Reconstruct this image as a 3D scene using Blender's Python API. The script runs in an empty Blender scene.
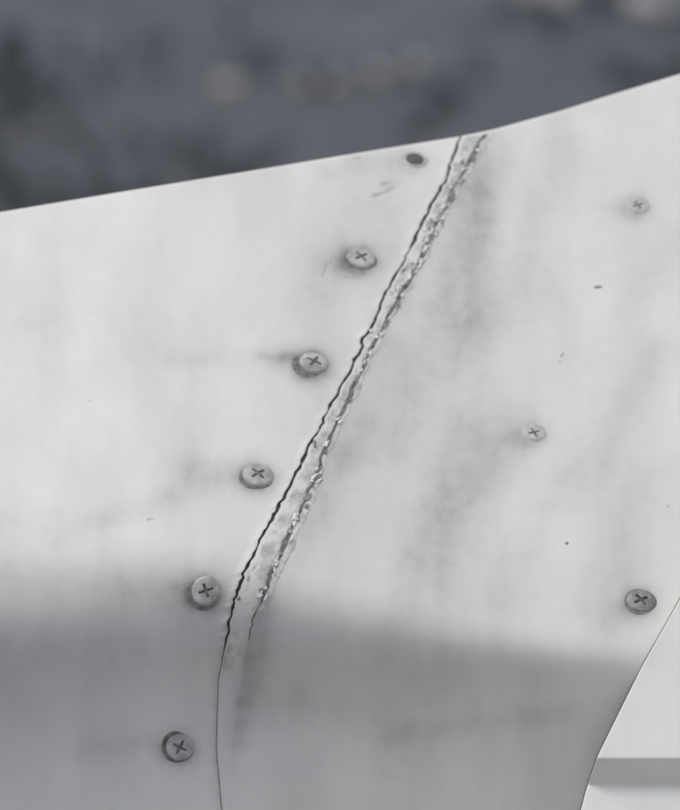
import bpy, math, random
import numpy as np
from mathutils import Vector
random.seed(4); rng=np.random.default_rng(4)
S=0.0005; D=3.0
PITCH=math.radians(20)
R_=np.array([1,0,0.]); F_=np.array([0,math.cos(PITCH),-math.sin(PITCH)]); U_=np.array([0,math.sin(PITCH),math.cos(PITCH)])
CAM=-F_*D
def W(px,py,d):
    """surface coordinates (half-millimetres across, down, back) -> metres"""
    px=np.asarray(px,float);py=np.asarray(py,float);d=np.asarray(d,float)*S
    k=(1+d/D)*S
    return ((px-340)*k)[...,None]*R_+((405-py)*k)[...,None]*U_+d[...,None]*F_
def I(x,xs,ys): return np.interp(x,xs,ys)
def sm(t): t=np.clip(t,0,1); return t*t*(3-2*t)
def smoothline(xs,ys,lo,hi,k):
    g=np.arange(lo,hi,2.);v=np.interp(g,xs,ys);w=np.hanning(k);w/=w.sum();v2=np.convolve(np.pad(v,k,mode='reflect',reflect_type='odd'),w,'same')[k:-k]
    return lambda x:np.interp(x,g,v2)
# ---------- lines of the body
T=smoothline([-700,0,120,240,360,462,495,560,620,680,800,1000,1300],[318,213,193,173.5,153.5,137,130,112,93,75,40,-10,-70],-720,1320,11)
Bd=smoothline([-700,0,120,220,280,400,520,640,800,1300],[640,630,624,614,618,644,660,671,685,700],-800,1400,61)
C1=smoothline([-50,100,137,160,190,228,265,295,320,350,380,412,445,480,515,545,575,610,640,680,750,805,900,1100],
                      [560,482,462,452,440,420,401,386,374,359,344,328,311,293,274,258,242,232,226,218,216,221,235,270],-60,1110,9)
C2=smoothline([-50,100,133,160,185,220,250,285,320,355,390,430,480,530,580,620,660,740,800,1100],
                      [590,510,489,472,458,440,426,407,387,370,354,336,316,294,270,256,247,236,232,262],-60,1110,9)
Re=smoothline([-300,597,668,755,790,810,1100],[1191,680,640,597,585,580,480],-300,1110,9)
# ---------- depth table
gx=np.arange(-720,1321,4.); gy=np.arange(-260,1301,2.)
GX,GY=np.meshgrid(gx,gy,indexing='ij')
TT=T(GX);BB=Bd(GX)
wd=I(GX,[-700,150,300,450,640,1300],[96,88,58,40,28,26])
r=(GY-TT)/(BB-TT)
th=52-9*np.clip(r,0,1)
tr=sm((GY-(BB-wd*1.2))/(wd*1.85))
low=-32+29*sm((GY-BB-wd*0.4)/140)-8*sm((GY-BB-260)/200)
th=th*(1-tr)+low*tr
sl=-np.tan(np.radians(th))
cum=np.cumsum(sl*2.,axis=1)
fb=(BB[:,0]-gy[0])/2;i0=np.clip(fb.astype(int),0,len(gy)-2);fr=fb-i0;ar=np.arange(len(gx))
DT=cum-(cum[ar,i0]*(1-fr)+cum[ar,i0+1]*fr)[:,None]
for _ in range(120):
    DT[1:-1]=(DT[:-2]+2*DT[1:-1]+DT[2:])/4
def bw(t):
    return ((1-t)**3/6,(3*t**3-6*t**2+4)/6,(-3*t**3+3*t**2+3*t+1)/6,t**3/6)
def depth(x,y):
    x=np.asarray(x,float);y=np.asarray(y,float)
    fx=np.clip((x-gx[0])/4,1,len(gx)-3.001);fy=np.clip((y-gy[0])/2,1,len(gy)-3.001)
    ix=fx.astype(int);iy=fy.astype(int);A=bw(fx-ix);B=bw(fy-iy)
    o=0
    for i in range(4):
        for j in range(4): o=o+A[i]*B[j]*DT[ix+i-1,iy+j-1]
    return o
def noise1(seed,step,amp,lo=-300,hi=1300):
    g=np.random.default_rng(seed); xs=np.arange(lo,hi,step)+g.uniform(-.35,.35,len(np.arange(lo,hi,step)))*step
    ys=g.uniform(-1,1,len(xs))*amp
    return lambda y: np.interp(y,xs,ys)
jA=noise1(1,4.2,1.7); jB=noise1(2,12,2.6); jC=noise1(3,3.6,1.3); jD=noise1(5,9,3.0); jE=noise1(6,22,3.0); jF=noise1(7,6,1.6); jG=noise1(17,30,1.0); jH=noise1(18,7,1.7); jK=noise1(27,40,1.0)
def fade(y): return 1-0.92*sm((y-615)/55)
def gw(y): return 1.25+.55*jK(y)
def offL(y): return -gw(y)*fade(y)-0.45+fade(y)*(jA(y)+jB(y)*.55)
def offR(y): return gw(y)*fade(y)+0.65+fade(y)*(jB(y)*.55+jA(y)*.6+jC(y)*.8)
def edgeL(y): return C1(y)+offL(y)
def edgeR(y): return C1(y)+offR(y)
SCR=[(415,160,13),(361,258,16),(314,363,16.5),(258,475,17),(206,591,15.5),(180,747,14.5),(638,206,13),(534,433,13),(641,601,16)]
# ---------- dirt, with shadow and reflection tones painted in
strokes=[(490,165,445,300,26,.28),(474,190,474,330,22,.14),(455,330,395,440,30,.20),(460,430,420,560,28,.24),(525,430,440,520,26,.16),  # broad aft streaks: dull reflections and dirt alike, painted as darker colour
(655,350,590,480,20,.17),(600,400,560,500,22,.10),(560,480,500,600,20,.10),(640,480,600,600,26,.07),(268,590,236,740,13,.22),(262,610,250,700,24,.16),(395,735,570,712,12,.12),(300,700,420,740,22,.10),
(560,150,500,320,26,.06),(670,240,600,360,24,.08),(440,560,380,640,24,.10),
(170,360,290,357,12,.11),(60,535,230,475,14,.12),(130,585,200,590,22,.18),(90,750,170,742,16,.13),(190,470,250,474,16,.20),(285,358,306,366,13,.30),(255,356,290,358,5,.18),
(325,262,350,262,13,.18),(385,186,396,182,7,.18),(325,172,405,158,9,.12),(180,600,205,600,26,.20),(0,575,140,590,18,.10),(0,650,200,645,24,.12),  # last stroke darkens a band just under the bend at left
(360,205,330,300,16,.08),(610,210,638,206,14,.11),(515,440,534,433,14,.12),(640,602,608,620,20,.16),(350,450,300,560,14,.12),(395,350,350,460,16,.15),(380,200,300,420,60,.05),(500,150,420,600,80,.06),
(0,520,140,512,10,.05),(20,330,130,318,14,.04)]
def grime_shade(x,y):
    g=np.zeros_like(x)
    for x1,y1,x2,y2,w,a in strokes:
        dx,dy=x2-x1,y2-y1;L=dx*dx+dy*dy
        t=np.clip(((x-x1)*dx+(y-y1)*dy)/L,0,1)
        d2=(x-x1-t*dx)**2+(y-y1-t*dy)**2
        g+=a*np.exp(-d2/(w*w)*1.1)
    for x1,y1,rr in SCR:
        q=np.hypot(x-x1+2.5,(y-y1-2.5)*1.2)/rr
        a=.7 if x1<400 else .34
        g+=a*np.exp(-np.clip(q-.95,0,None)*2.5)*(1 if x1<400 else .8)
    dd=x-C2(y)
    g+=np.where(dd>-4,.32*np.exp(-np.clip(dd,0,None)/9),0)*I(y,[120,160,400,600,680],[.6,1,.9,.8,.2])  # shadow and dirt along the seam's right side, painted into the colour
    dl=C1(y)-x
    g+=np.where(dl>0,.18*np.exp(-dl/4.),0)*I(y,[500,640,800],[.8,1.8,2.2])
    return np.clip(g,0,1)
# ---------- materials
def newmat(n):
    m=bpy.data.materials.new(n);m.use_nodes=True;nt=m.node_tree;b=nt.nodes['Principled BSDF'];return m,nt,b
def N(nt,t,**k):
    n=nt.nodes.new(t)
    for a,v in k.items(): setattr(n,a,v)
    return n
def noise(nt,vec,scale,detail=4,rough=.6):
    n=N(nt,'ShaderNodeTexNoise');n.inputs['Scale'].default_value=scale;n.inputs['Detail'].default_value=detail;n.inputs['Roughness'].default_value=rough
    if vec: nt.links.new(vec,n.inputs['Vector'])
    return n.outputs['Fac']
def mapr(nt,v,a,b,c,d):
    n=N(nt,'ShaderNodeMapRange');nt.links.new(v,n.inputs[0])
    for i,x in enumerate((a,b,c,d)): n.inputs[i+1].default_value=x
    return n.outputs[0]
def math_(nt,op,a,b):
    n=N(nt,'ShaderNodeMath',operation=op)
    for i,v in enumerate((a,b)):
        if isinstance(v,(int,float)): n.inputs[i].default_value=v
        else: nt.links.new(v,n.inputs[i])
    return n.outputs[0]
def mixc(nt,f,a,b):
    n=N(nt,'ShaderNodeMix',data_type='RGBA')
    if isinstance(f,(int,float)): n.inputs[0].default_value=f
    else: nt.links.new(f,n.inputs[0])
    for i,v in ((6,a),(7,b)):
        if isinstance(v,tuple): n.inputs[i].default_value=v+(1,)
        else: nt.links.new(v,n.inputs[i])
    return n.outputs[2]
def paint(name,base,dirt,rough=.52,use_attr=True):
    m,nt,b=newmat(name)
    uv=N(nt,'ShaderNodeUVMap').outputs[0]
    mp=N(nt,'ShaderNodeMapping');nt.links.new(uv,mp.inputs[0]);mp.inputs['Rotation'].default_value=(0,0,math.radians(27));mp.inputs['Scale'].default_value=(1,.3,1)
    n1=noise(nt,mp.outputs[0],1.5,3,.5)
    n2=noise(nt,uv,.9,2,.5); n3=noise(nt,uv,6,4,.6)
    f=mapr(nt,n1,.40,.75,0,.16)
    f2=mapr(nt,n3,.48,.8,0,.06); f=math_(nt,'ADD',f,f2)
    f=math_(nt,'ADD',f,mapr(nt,n2,.4,.7,0,.10))
    if use_attr:
        at=N(nt,'ShaderNodeAttribute',attribute_name='grime_shade').outputs['Fac']
        k=mapr(nt,n1,.3,.7,.7,1.25);k2=mapr(nt,n3,.3,.7,.8,1.2)
        f=math_(nt,'ADD',f,math_(nt,'MULTIPLY',at,math_(nt,'MULTIPLY',k,k2)))
    c=mixc(nt,f,base,dirt)
    v=N(nt,'ShaderNodeTexVoronoi');v.inputs['Scale'].default_value=1.6;nt.links.new(uv,v.inputs['Vector'])
    c=mixc(nt,mapr(nt,v.outputs['Distance'],.006,.018,.3,0),c,(.3,.28,.25))
    nt.links.new(c,b.inputs['Base Color'])
    nt.links.new(mapr(nt,n1,.3,.8,rough-.06,rough+.14),b.inputs['Roughness'])
    b.inputs['Specular IOR Level'].default_value=.3
    bp=N(nt,'ShaderNodeBump');bp.inputs['Strength'].default_value=.5;bp.inputs['Distance'].default_value=.0009
    nt.links.new(n2,bp.inputs['Height']);nt.links.new(bp.outputs[0],b.inputs['Normal'])
    return m
M_paint=paint('white_panel_paint',(.725,.705,.668),(.225,.213,.208))
M_flap=paint('flap_paint',(.70,.69,.655),(.3,.29,.28),use_attr=False)
def simple(name,c1,c2,scale,rough=.5,metal=0,bump=.0002,bs=None,lo=.35,hi=.65,spec=.5):
    m,nt,b=newmat(name)
    tc=N(nt,'ShaderNodeTexCoord').outputs['Object']
    n=noise(nt,tc,scale,4,.6)
    nt.links.new(mixc(nt,mapr(nt,n,lo,hi,0,1),c1,c2),b.inputs['Base Color'])
    b.inputs['Roughness'].default_value=rough;b.inputs['Metallic'].default_value=metal;b.inputs['Specular IOR Level'].default_value=spec
    bp=N(nt,'ShaderNodeBump');bp.inputs['Strength'].default_value=.8;bp.inputs['Distance'].default_value=bump
    nt.links.new(noise(nt,tc,bs or scale*1.5,3,.6),bp.inputs['Height']);nt.links.new(bp.outputs[0],b.inputs['Normal'])
    return m
M_dark=simple('gap_bed',(.10,.09,.08),(.17,.155,.14),300,.8)
M_seal=simple('aged_sealant',(.66,.645,.61),(.42,.405,.385),110,.7,0,.0002,220,.38,.62,.25)
M_sealw=simple('torn_white_sealant',(.82,.81,.79),(.62,.605,.58),200,.55,0,.0002,300,spec=.3)
M_crack=simple('crack_dirt',(.085,.08,.075),(.24,.23,.215),260,.75,lo=.4,hi=.7)
M_chip=simple('bare_primer',(.12,.115,.11),(.30,.29,.275),300,.7)
M_head=simple('worn_painted_steel',(.54,.53,.51),(.28,.27,.26),120,.5,.1,.0003,spec=.35)
M_headp=simple('painted_screw',(.54,.53,.515),(.39,.38,.37),260,.5,0,.0002)
M_metal=simple('dull_steel',(.15,.15,.148),(.27,.27,.26),200,.5,.4,.0004)
M_grease=simple('screw_grime',(.10,.094,.087),(.24,.23,.215),250,.7)
M_black=simple('painted_recess_dark',(.05,.048,.045),(.13,.125,.12),300,.7)  # near-black colour stands in for shade in a hole that isn't modelled
M_ring=simple('countersink_rim',(.38,.37,.355),(.52,.51,.49),350,.6)
# ---------- mesh helper
def gridmesh(name,P,mats,uv=None,gr=None,flip=False,smooth=True):
    nu,nv=P.shape[:2]
    me=bpy.data.meshes.new(name)
    idx=np.arange(nu*nv).reshape(nu,nv)
    q=np.stack([idx[:-1,:-1],idx[1:,:-1],idx[1:,1:],idx[:-1,1:]],-1).reshape(-1,4)
    if flip:q=q[:,::-1]
    me.from_pydata(P.reshape(-1,3).tolist(),[],q.tolist())
    for m in mats: me.materials.append(m)
    if uv is not None:
        l=me.uv_layers.new(name='UVMap');vi=np.zeros(len(me.loops),int);me.loops.foreach_get('vertex_index',vi)
        l.data.foreach_set('uv',uv.reshape(-1,2)[vi].astype(np.float32).ravel())
    if gr is not None:
        a=me.attributes.new('grime_shade','FLOAT','POINT');a.data.foreach_set('value',gr.ravel().astype(np.float32))
    me.polygons.foreach_set('use_smooth',[smooth]*len(me.polygons))
    me.update()
    o=bpy.data.objects.new(name,me);bpy.context.collection.objects.link(o);return o
fair=bpy.data.objects.new('aircraft_fairing',None);bpy.context.collection.objects.link(fair)
# ---------- panels
RAD=11.
def panel(name,side):
    nr=620
    v=np.linspace(0,1,nr)
    if side=='L':
        t=np.concatenate([np.linspace(0,.5,40)[:-1],np.linspace(.5,.97,190)[:-1],np.linspace(.97,1,36)])
    else:
        t=np.concatenate([np.linspace(0,.05,36)[:-1],np.linspace(.05,1,180)])
    Tm,V=np.meshgrid(t,v,indexing='ij')
    X=np.full_like(Tm,300.);Y=T(X)+3+V*(1080-T(X))
    for _ in range(30):
        if side=='L': X=-650+Tm*(C1(Y)+650)+offL(Y)*np.exp(-((1-Tm)/.012)**1.5)
        else: X=C1(Y)+Tm*(Re(Y)-C1(Y))+offR(Y)*np.exp(-(Tm/.022)**1.5)
        Y=T(X)+1.8+V*(1080-T(X))
    Z=depth(X,Y)
    if side=='L':
        dl=edgeL(Y)-X
        Z=Z-(1.2*fade(Y)+.4)*np.exp(-(dl/5)**2)*(1+.45*jF(Y))
    else:
        dr=X-edgeR(Y)
        Z=Z+1.2*np.exp(-(dr/8)**2)*(1-fade(Y))
        d2=X-C2(Y)
        Z=Z-1.0*fade(Y)*sm((14-d2)/26)
    G=grime_shade(X,Y)
    rows=[]
    yy=Y[:,0].copy();zz=Z[:,0].copy();xx=X[:,0]
    ths=np.radians(np.linspace(54,170,16));ds=RAD*(ths[1]-ths[0])
    for a in ths:
        yy=yy-ds*math.cos(a);zz=zz+ds*math.sin(a);rows.append((yy.copy(),zz.copy()))
    for L in (60,250,500,700):
        rows.append((rows[15][0]+L,rows[15][1]+L*.3))
    ey=np.stack([q[0] for q in rows][::-1],1);ez=np.stack([q[1] for q in rows][::-1],1)
    Y=np.concatenate([ey,Y],1);Z=np.concatenate([ez,Z],1);X=np.concatenate([np.repeat(xx[:,None],len(rows),1),X],1)
    G=np.concatenate([np.repeat(G[:,:1],len(rows),1)*.3,G],1)
    def wall(c,sgn,deep):
        return [(X[c]+sgn*dx*.6,Y[c],Z[c]+dz) for dx,dz in ((.5,.35),(.9,1.0),(1.0,deep*.5),(1.0,deep))]
    def cat(k,pre,mid,post): return np.concatenate([q[k][None] for q in pre]+[mid]+[q[k][None] for q in post])
    if side=='L': pre,post=[],wall(-1,1,7)
    else: pre,post=wall(0,-1,7)[::-1],wall(-1,1,40)
    Gn=np.concatenate([np.full_like(G[:1],.5)]*len(pre)+[G]+[np.full_like(G[:1],.4)]*len(post))
    X,Y,Z=cat(0,pre,X,post),cat(1,pre,Y,post),cat(2,pre,Z,post)
    o=gridmesh(name,W(X,Y,Z),[M_paint],np.stack([X/100,Y/100],-1),Gn)
    o.parent=fair;return o
panel('forward_panel','L');panel('aft_panel','R')
v=np.linspace(0,1,400);ys=128+v*950
off=np.linspace(-12,14,10)
O,Yb=np.meshgrid(off,ys,indexing='ij');Xb=C1(Yb)+O
Yb2=np.maximum(Yb,T(Xb)+6)
o=gridmesh('joint_gap_bed',W(Xb,Yb2,depth(Xb,Yb2)+3.5),[M_dark],np.stack([Xb/100,Yb2/100],-1));o.parent=fair
def strip(name,ya,yb,xa,xb,hfun,mat,nr=1000,nc=26):
    v=np.linspace(ya,yb,nr);u=np.linspace(0,1,nc)
    Uu,Vv=np.meshgrid(u,v,indexing='ij')
    A=xa(Vv);Bb=xb(Vv);Bb=np.maximum(Bb,A+.05)
    X=A+Uu*(Bb-A);Y=np.maximum(Vv,T(X)+1.0)
    H=hfun(Uu,Vv)
    o=gridmesh(name,W(X,Y,depth(X,Y)-H),[mat],np.stack([X/100,Y/100],-1));o.parent=fair;return o
def fieldnoise(seed,nu,nv,amp):
    g=np.random.default_rng(seed).uniform(-1,1,(nu,nv))
    def f(u,v,ya,yb):
        a=u*(nu-1.001);b=(v-ya)/(yb-ya)*(nv-1.001);i=a.astype(int);j=np.clip(b.astype(int),0,nv-2);a=a-i;b=b-j
        a=a*a*(3-2*a);b=b*b*(3-2*b)
        return amp*(g[i,j]*(1-a)*(1-b)+g[i+1,j]*a*(1-b)+g[i,j+1]*(1-a)*b+g[i+1,j+1]*a*b)
    return f
fn=fieldnoise(9,4,60,.45);fn2=fieldnoise(10,8,200,.22)
def h1(u,v):
    e=np.minimum(u/.12,(1-u)/.12);p=sm(e)
    k=I(v,[120,560,620,700],[1,.9,.35,.1])
    return -1.0+p*(1.3+k*(1.2+fn(u,v,120,745)+fn2(u,v,120,745)))
strip('joint_sealant',T(np.array([475.]))[0]+2,668,lambda y:edgeR(y)+1.3+.5*jF(y)*fade(y),
      lambda y:C2(y)-2.5-10*sm((y-610)/60)+I(y,[120,560,640,700],[1,1,.6,.3])*(jH(y)*.9+jG(y)*2),h1,M_seal)
def gate(y): return np.clip(jE(y)*.5+jD(y)*.45+1.7,.15,3.4)*I(y,[130,540,600,640],[1,.9,.5,0])
strip('outer_crack',T(np.array([488.]))[0]+3,640,lambda y:C2(y)-2.2+jH(y)*.9+jG(y)*2+jA(y)*.4-gate(y)*.75,
      lambda y:C2(y)-1.4+jH(y)*.9+jG(y)*2+jA(y)*.6+gate(y)*.75,lambda u,v:I(v,[0,560,620],[1.75,1.75,.8])+0*u,M_crack,nc=5)
strip('smeared_filler',T(np.array([495.]))[0]+3,650,lambda y:C2(y)-1+jH(y)*.9+jG(y)*2+gate(y)*.7,
      lambda y:C2(y)+4+I(y,[130,230,300,470,520,600,650],[4,2,1,2,6,4,-4])+jD(y)*.8+jA(y)*.9+jG(y)*1.5,
      lambda u,v:-.4+I(v,[0,540,650],[1.7,1.7,.5])*sm(np.minimum(u/.15,(1-u)/.35))+.35*fn2(u,v,120,745)*2,M_seal,nc=14)
gg=np.random.default_rng(21)
def blob(name,cx,cy,rx,ry,rot,h,mat,seed=0,base=.4,nseg=18,rag=.3,parent=fair):
    g=np.random.default_rng(seed)
    a=np.linspace(0,2*math.pi,nseg,endpoint=False)
    rr=1+rag*g.uniform(-1,1,nseg)
    X=[];Y=[];Hh=[]
    for k,q in enumerate([1.0,.75,.4,0.02]):
        lx=np.cos(a)*rx*rr*q;ly=np.sin(a)*ry*rr*q
        X.append(cx+lx*math.cos(rot)-ly*math.sin(rot));Y.append(cy+lx*math.sin(rot)+ly*math.cos(rot))
        Hh.append(np.full(nseg,(base-.9 if k==0 and h>.9 else base)+h*(1-q**2)))
    X=np.array(X);Y=np.array(Y);Hh=np.array(Hh)
    X=np.concatenate([X,X[:,:1]],1);Y=np.concatenate([Y,Y[:,:1]],1);Hh=np.concatenate([Hh,Hh[:,:1]],1)
    o=gridmesh(name,W(X,Y,depth(X,Y)-Hh),[mat],np.stack([X/100,Y/100],-1));o.parent=parent;return o
for i in range(120):
    y=gg.uniform(145,600)
    if i<32: y=gg.uniform(218,280)
    elif i<46: y=gg.uniform(480,600)
    c=float(C2(np.array(y)));w_=c-float(C1(np.array(y)))
    x=c+gg.uniform(-5,3) if gg.random()<.8 else c-w_*gg.uniform(.1,.9)
    dark=gg.random()<.45
    ln=gg.uniform(1.2,5)
    blob('sealant_flake' if not dark else 'sealant_chip',x,y,gg.uniform(.7,2.2),ln,math.radians(27)+gg.uniform(-.5,.5),0.2 if dark else 1.0,M_chip if dark else M_sealw,seed=i,base=2.5 if dark else 2.2,rag=.5)
for i,(x,y,a,b,rt) in enumerate([(598,287,3.6,1.2,0),(567,543,1.5,1.4,0),(562,355,1.2,2,.4),(560,362,1.,1.,0),(378,194,7,1.4,-.3),(390,189,5,1.3,-.5),(384,183,5,1.2,-.2),(324,270,1.1,7,.35),(331,260,.9,4,.2),(350,277,5,.9,.1),(368,272,3,1,.3),(357,158,4,.9,0),(150,519,4,.7,-.2),(668,506,1.2,1.2,0),(90,400,.9,.9,0)]):
    blob('paint_chip',x,y,a,b,rt,.1,M_ring if i not in(0,1) else M_chip,seed=100+i,base=.3,rag=.5)
# ---------- screws
def screw(cx,cy,Rr,H,kind,rot,seed,goff=(-3,3),gscale=1.12):
    e=1.
    c=W(cx,cy,depth(cx,cy))
    tx=W(cx+e,cy,depth(cx+e,cy))-W(cx-e,cy,depth(cx-e,cy));ty=W(cx,cy-e,depth(cx,cy-e))-W(cx,cy+e,depth(cx,cy+e))
    n=np.cross(tx,ty);n/=np.linalg.norm(n)
    tx/=np.linalg.norm(tx);ty=np.cross(n,tx)
    nseg=96
    a=np.linspace(0,2*math.pi,nseg+1)
    rr=np.concatenate([np.linspace(0.001,.84,46),np.linspace(.87,1,8),[1.02,1.03]])
    A,Q=np.meshgrid(a,rr,indexing='ij')
    if kind=='flat': hh=.8*(1-Q**4)+.7
    elif kind=='dark': hh=1.3-1.0*sm((.85-Q)/.2)
    else: hh=H*(1-.6*Q**2)
    drop=sm((Q-.84)/.18)
    hh=hh*(1-drop)
    hh=np.where(Q>1.0,-1.5,hh)
    lx=Q*np.cos(A-rot);ly=Q*np.sin(A-rot)
    def bar(p,q):
        wdt=.035+.05*(1-np.abs(q))
        return sm((wdt+.05-np.abs(p))/.07)*sm((.55-np.abs(q))/.12)
    cr=np.maximum(bar(lx,ly),bar(ly,lx))
    hh=hh-cr*(1.8 if kind!='flat' else 1.0)*(0 if kind=='dark' else 1)
    P=c+(Q*Rr*S*np.cos(A))[...,None]*tx+(Q*Rr*S*np.sin(A))[...,None]*ty+(hh*S)[...,None]*n
    mats={'dome':[M_head,M_grease],'flat':[M_headp,M_grease],'metal':[M_metal,M_black],'dark':[M_ring,M_black]}[kind]
    nu,nv=P.shape[:2];me=bpy.data.meshes.new('screw')
    verts=P.reshape(-1,3).tolist();idx=np.arange(nu*nv).reshape(nu,nv)
    faces=[];mi=[]
    for i in range(nu-1):
        for j in range(nv-1):
            faces.append((int(idx[i,j]),int(idx[i,j+1]),int(idx[i+1,j+1]),int(idx[i+1,j])))
            k=cr[i,j]>.45 and kind!='dark'
            if kind=='dark': k=Q[i,j]<.74
            mi.append(1 if k else 0)
    g=np.random.default_rng(seed);ph=g.uniform(0,6.28,3)
    wob=1+.04*np.sin(2*a+ph[0])+.03*np.sin(3*a+ph[1])
    if kind in('flat','dark'): wob=1+0*a; goff=(0,0)
    gs=gscale if kind!='flat' else 1.08
    b0=len(verts);mats=mats+[M_grease if kind in('dome','metal') else M_ring]
    for k,q in enumerate((.8,1.0,gs)):
        ww=np.ones_like(a) if k==0 else wob
        off=((0,0),(goff[0]*.5,goff[1]*.5),goff)[k]
        P3=c+((q*ww*Rr*np.cos(a)+off[0])*S)[:,None]*tx+((q*ww*Rr*np.sin(a)-off[1])*S)[:,None]*ty
        dd=P3@F_;kk=(1+dd/D)*S
        x=(P3@R_)/kk+340;y=405-(P3@U_)/kk
        verts+=W(x,y,depth(x,y)-(.5 if k<2 else .12)).tolist()
    m_=nseg+1
    for k in range(2):
        for i in range(nseg):
            faces.append((b0+k*m_+i,b0+(k+1)*m_+i,b0+(k+1)*m_+i+1,b0+k*m_+i+1));mi.append(2)
    me.from_pydata(verts,[],faces)
    for m in mats: me.materials.append(m)
    me.polygons.foreach_set('material_index',mi);me.polygons.foreach_set('use_smooth',[True]*len(faces));me.update()
    o=bpy.data.objects.new('screw',me);bpy.context.collection.objects.link(o);return o
screw(415,160,13,2,'dark',.2,1,gscale=1.1)
screw(361,258,16,3.0,'dome',.5,2,(-1.5,3),1.08)
screw(314,363,16,3.4,'dome',.9,3,(-7,4),1.1)
screw(258,475,16.5,3.2,'dome',.6,4,(-2.5,3),1.08)
screw(206,591,15,2.8,'dome',.3,5,(-3,3),1.08)
screw(180,747,15,2.6,'dome',1.1,6,(-3,0),1.06)
screw(638,206,12.5,1.5,'flat',.4,7)
screw(534,433,12.5,1.5,'flat',.3,8)
screw(641,601,16,2.6,'metal',.5,9,(-1,1),1.06)
# ---------- flap beside the fairing
flap=bpy.data.objects.new('wing_flap',None);bpy.context.collection.objects.link(flap)
def fprof(y):
    return I(y,[400,600,668,755.5,757.5,759,783,785,787,1100],[236,36,-17,-90,-91.5,-91.5,-81,-81,-83,-343])
ysf=np.concatenate([np.linspace(420,755,90),np.linspace(755.3,760,10),np.linspace(762,782,8),np.linspace(782.5,788,10),np.linspace(790,1100,60)])
uf=np.linspace(0,1,50)**1.5
Uf,Yf=np.meshgrid(uf,ysf,indexing='ij')
Xf=Re(Yf)+1+Uf*(1400-Re(Yf))
Zf=fprof(Yf)+(Xf-Re(Yf))*.02
fw=[(Xf[:1],Yf[:1],Zf[:1]+k) for k in (300,30,1.2)]
Xa=np.concatenate([q[0] for q in fw]+[Xf[:1]+.6,Xf[1:]]);Ya=np.concatenate([q[1] for q in fw]+[Yf]);Za=np.concatenate([q[2] for q in fw]+[Zf])
o=gridmesh('flap_skin',W(Xa,Ya,Za),[M_flap],np.stack([Xa/100,Ya/100],-1));o.parent=flap
# ---------- ground, houses, trees
GZ=-340.
def ray(px,py):
    d=F_*D+R_*(px-340)*S+U_*(405-py)*S
    t=(GZ-CAM[2])/d[2];return CAM+d*t
n=140;xs=np.sinh(np.linspace(-6,6,n))/np.sinh(6)*26000
GXx,GYy=np.meshgrid(xs,xs+1000,indexing='ij')
GZz=GZ+60*np.sin(GXx/2300)*np.sin(GYy/1900+.5)*sm((np.hypot(GXx,GYy-1000)-1200)/3000)
gm,nt,b=newmat('haze_tinted_ground')  # distance haze is put into the ground's blue-grey colours
tc=N(nt,'ShaderNodeTexCoord').outputs['Object']
n1=noise(nt,tc,.03,3,.55);n2=noise(nt,tc,.12,3,.6);n3=noise(nt,tc,.008,2,.5)
c=mixc(nt,mapr(nt,n1,.38,.62,0,1),(.080,.090,.106),(.118,.122,.140))
c=mixc(nt,mapr(nt,n2,.5,.72,0,.4),c,(.165,.16,.165))
c=mixc(nt,mapr(nt,n3,.4,.6,0,.45),c,(.098,.100,.106))
nt.links.new(c,b.inputs['Base Color']);b.inputs['Roughness'].default_value=.95;b.inputs['Specular IOR Level'].default_value=.1
gridmesh('ground',np.stack([GXx,GYy,GZz],-1),[gm])
M_wall=simple('house_wall',(.48,.47,.46),(.40,.39,.385),2,.8,0,.01)
M_roof=simple('house_roof',(.40,.39,.38),(.30,.29,.29),2,.8,0,.01)
def house(px,py,w,l,h,rot):
    p=ray(px,py);x,y=w/2,l/2;rh=h+w*.3
    v=[(-x,-y,-.5),(x,-y,-.5),(x,y,-.5),(-x,y,-.5),(-x,-y,h),(x,-y,h),(x,y,h),(-x,y,h),(0,-y,rh),(0,y,rh)]
    f=[(0,1,5,4),(2,3,7,6),(1,2,6,5),(3,0,4,7),(4,5,8),(6,7,9)];mi=[0]*6
    o_=.5;b0=len(v)
    v+=[(-x-o_,-y-o_,h-.2),(0,-y-o_,rh+.12),(0,y+o_,rh+.12),(-x-o_,y+o_,h-.2),(x+o_,-y-o_,h-.2),(x+o_,y+o_,h-.2)]
    f+=[(b0,b0+1,b0+2,b0+3),(b0+1,b0+4,b0+5,b0+2)];mi+=[1,1]
    me=bpy.data.meshes.new('house');me.from_pydata(v,[],f);me.materials.append(M_wall);me.materials.append(M_roof);me.polygons.foreach_set('material_index',mi)
    o=bpy.data.objects.new('house',me);o.location=p;o.rotation_euler=(0,0,rot);bpy.context.collection.objects.link(o)
for a in [(545,12,7,9,4,1.5),(562,15,5,5,3,.3),(648,17,6,7,3,1.2),(378,86,3,3.4,2.6,.2),(417,76,3,3,2.8,.7),(228,92,3,3.6,1.8,1.4),(318,88,2.4,8,1.4,1.5),(-60,60,8,10,4,.4),(760,40,8,12,4,1.),(120,-60,9,12,4,.2),(480,-80,9,12,4,.8)]: house(*a)
M_tree=simple('woodland',(.066,.076,.086),(.09,.10,.11),.6,.95,0,.2)
tv=[];tf=[]
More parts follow.
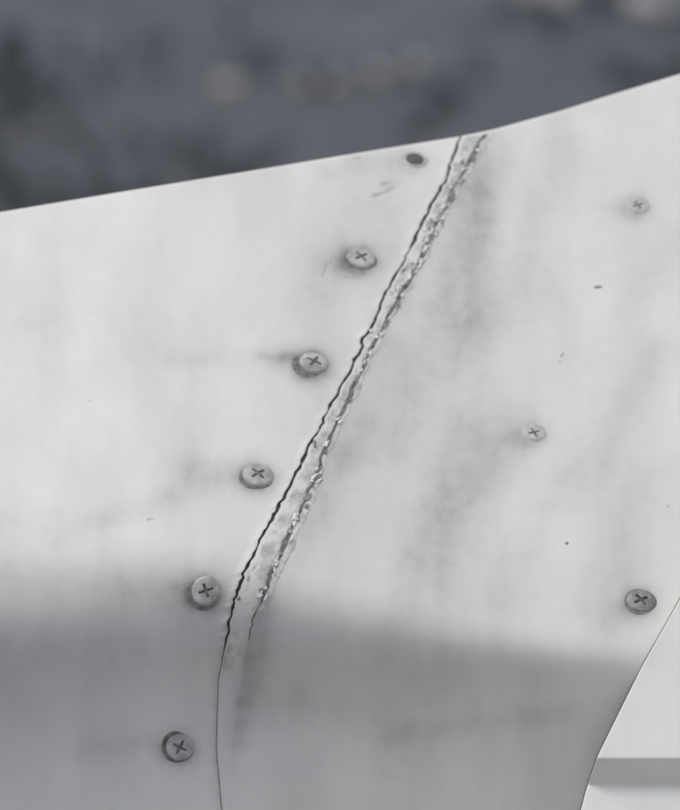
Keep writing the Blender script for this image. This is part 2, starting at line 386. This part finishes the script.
for c_ in range(45):
    p=ray(rng.uniform(-300,980),rng.uniform(-250,230))
    for k in range(12):
        q=p+np.array([rng.normal(0,9),rng.normal(0,14),0]);r=rng.uniform(1.2,2.4);hz=rng.uniform(2,4)
        for m_ in range(8):
            cc=q+np.array([rng.normal(0,r*.5),rng.normal(0,r*.5),hz+rng.normal(0,r*.4)]);s=r*rng.uniform(.4,.7);b0=len(tv)
            tv+=[tuple(cc+np.array(u)*s*rng.uniform(.7,1.3)) for u in [(1,0,0),(-1,0,0),(0,1,0),(0,-1,0),(0,0,1),(0,0,-1)]]
            tf+=[(b0+i,b0+j,b0+k2) for i,j,k2 in((0,2,4),(2,1,4),(1,3,4),(3,0,4),(2,0,5),(1,2,5),(3,1,5),(0,3,5))]
me=bpy.data.meshes.new('distant_trees');me.from_pydata(tv,[],tf);me.materials.append(M_tree)
bpy.context.collection.objects.link(bpy.data.objects.new('distant_trees',me))
# ---------- light
sd=-R_*.30+U_*.93-F_*.14;sd/=np.linalg.norm(sd)
el=math.asin(sd[2]);az=math.atan2(sd[0],sd[1])
L=bpy.data.lights.new('sun','SUN');L.energy=1.1;L.angle=math.radians(22);L.color=(1,.965,.91)
lo=bpy.data.objects.new('sun',L);lo.rotation_euler=Vector(sd.tolist()).to_track_quat('Z','Y').to_euler();bpy.context.collection.objects.link(lo)
w=bpy.data.worlds.new('World');bpy.context.scene.world=w;w.use_nodes=True;nt=w.node_tree
sk=nt.nodes.new('ShaderNodeTexSky');sk.sky_type='NISHITA';sk.sun_disc=False;sk.sun_elevation=el;sk.sun_rotation=az;sk.dust_density=1.6;sk.air_density=1.0;sk.ozone_density=1.6
hs=nt.nodes.new('ShaderNodeHueSaturation');hs.inputs['Saturation'].default_value=.27;hs.inputs['Value'].default_value=1.15
nt.links.new(sk.outputs[0],hs.inputs['Color']);nt.links.new(hs.outputs[0],nt.nodes['Background'].inputs[0]);nt.nodes['Background'].inputs[1].default_value=.15
# ---------- camera
cd=bpy.data.cameras.new('camera');cam=bpy.data.objects.new('camera',cd);bpy.context.collection.objects.link(cam)
cam.location=CAM.tolist();cam.rotation_euler=Vector((-F_).tolist()).to_track_quat('Z','Y').to_euler()
cd.sensor_fit='HORIZONTAL';cd.sensor_width=36;cd.lens=36*D/(680*S);cd.clip_start=.05;cd.clip_end=60000
cd.dof.use_dof=True;cd.dof.focus_distance=D-.03;cd.dof.aperture_fstop=cd.lens/20.
bpy.context.scene.camera=cam
sc=bpy.context.scene;sc.view_settings.view_transform='Standard';sc.view_settings.look='None';sc.view_settings.exposure=0
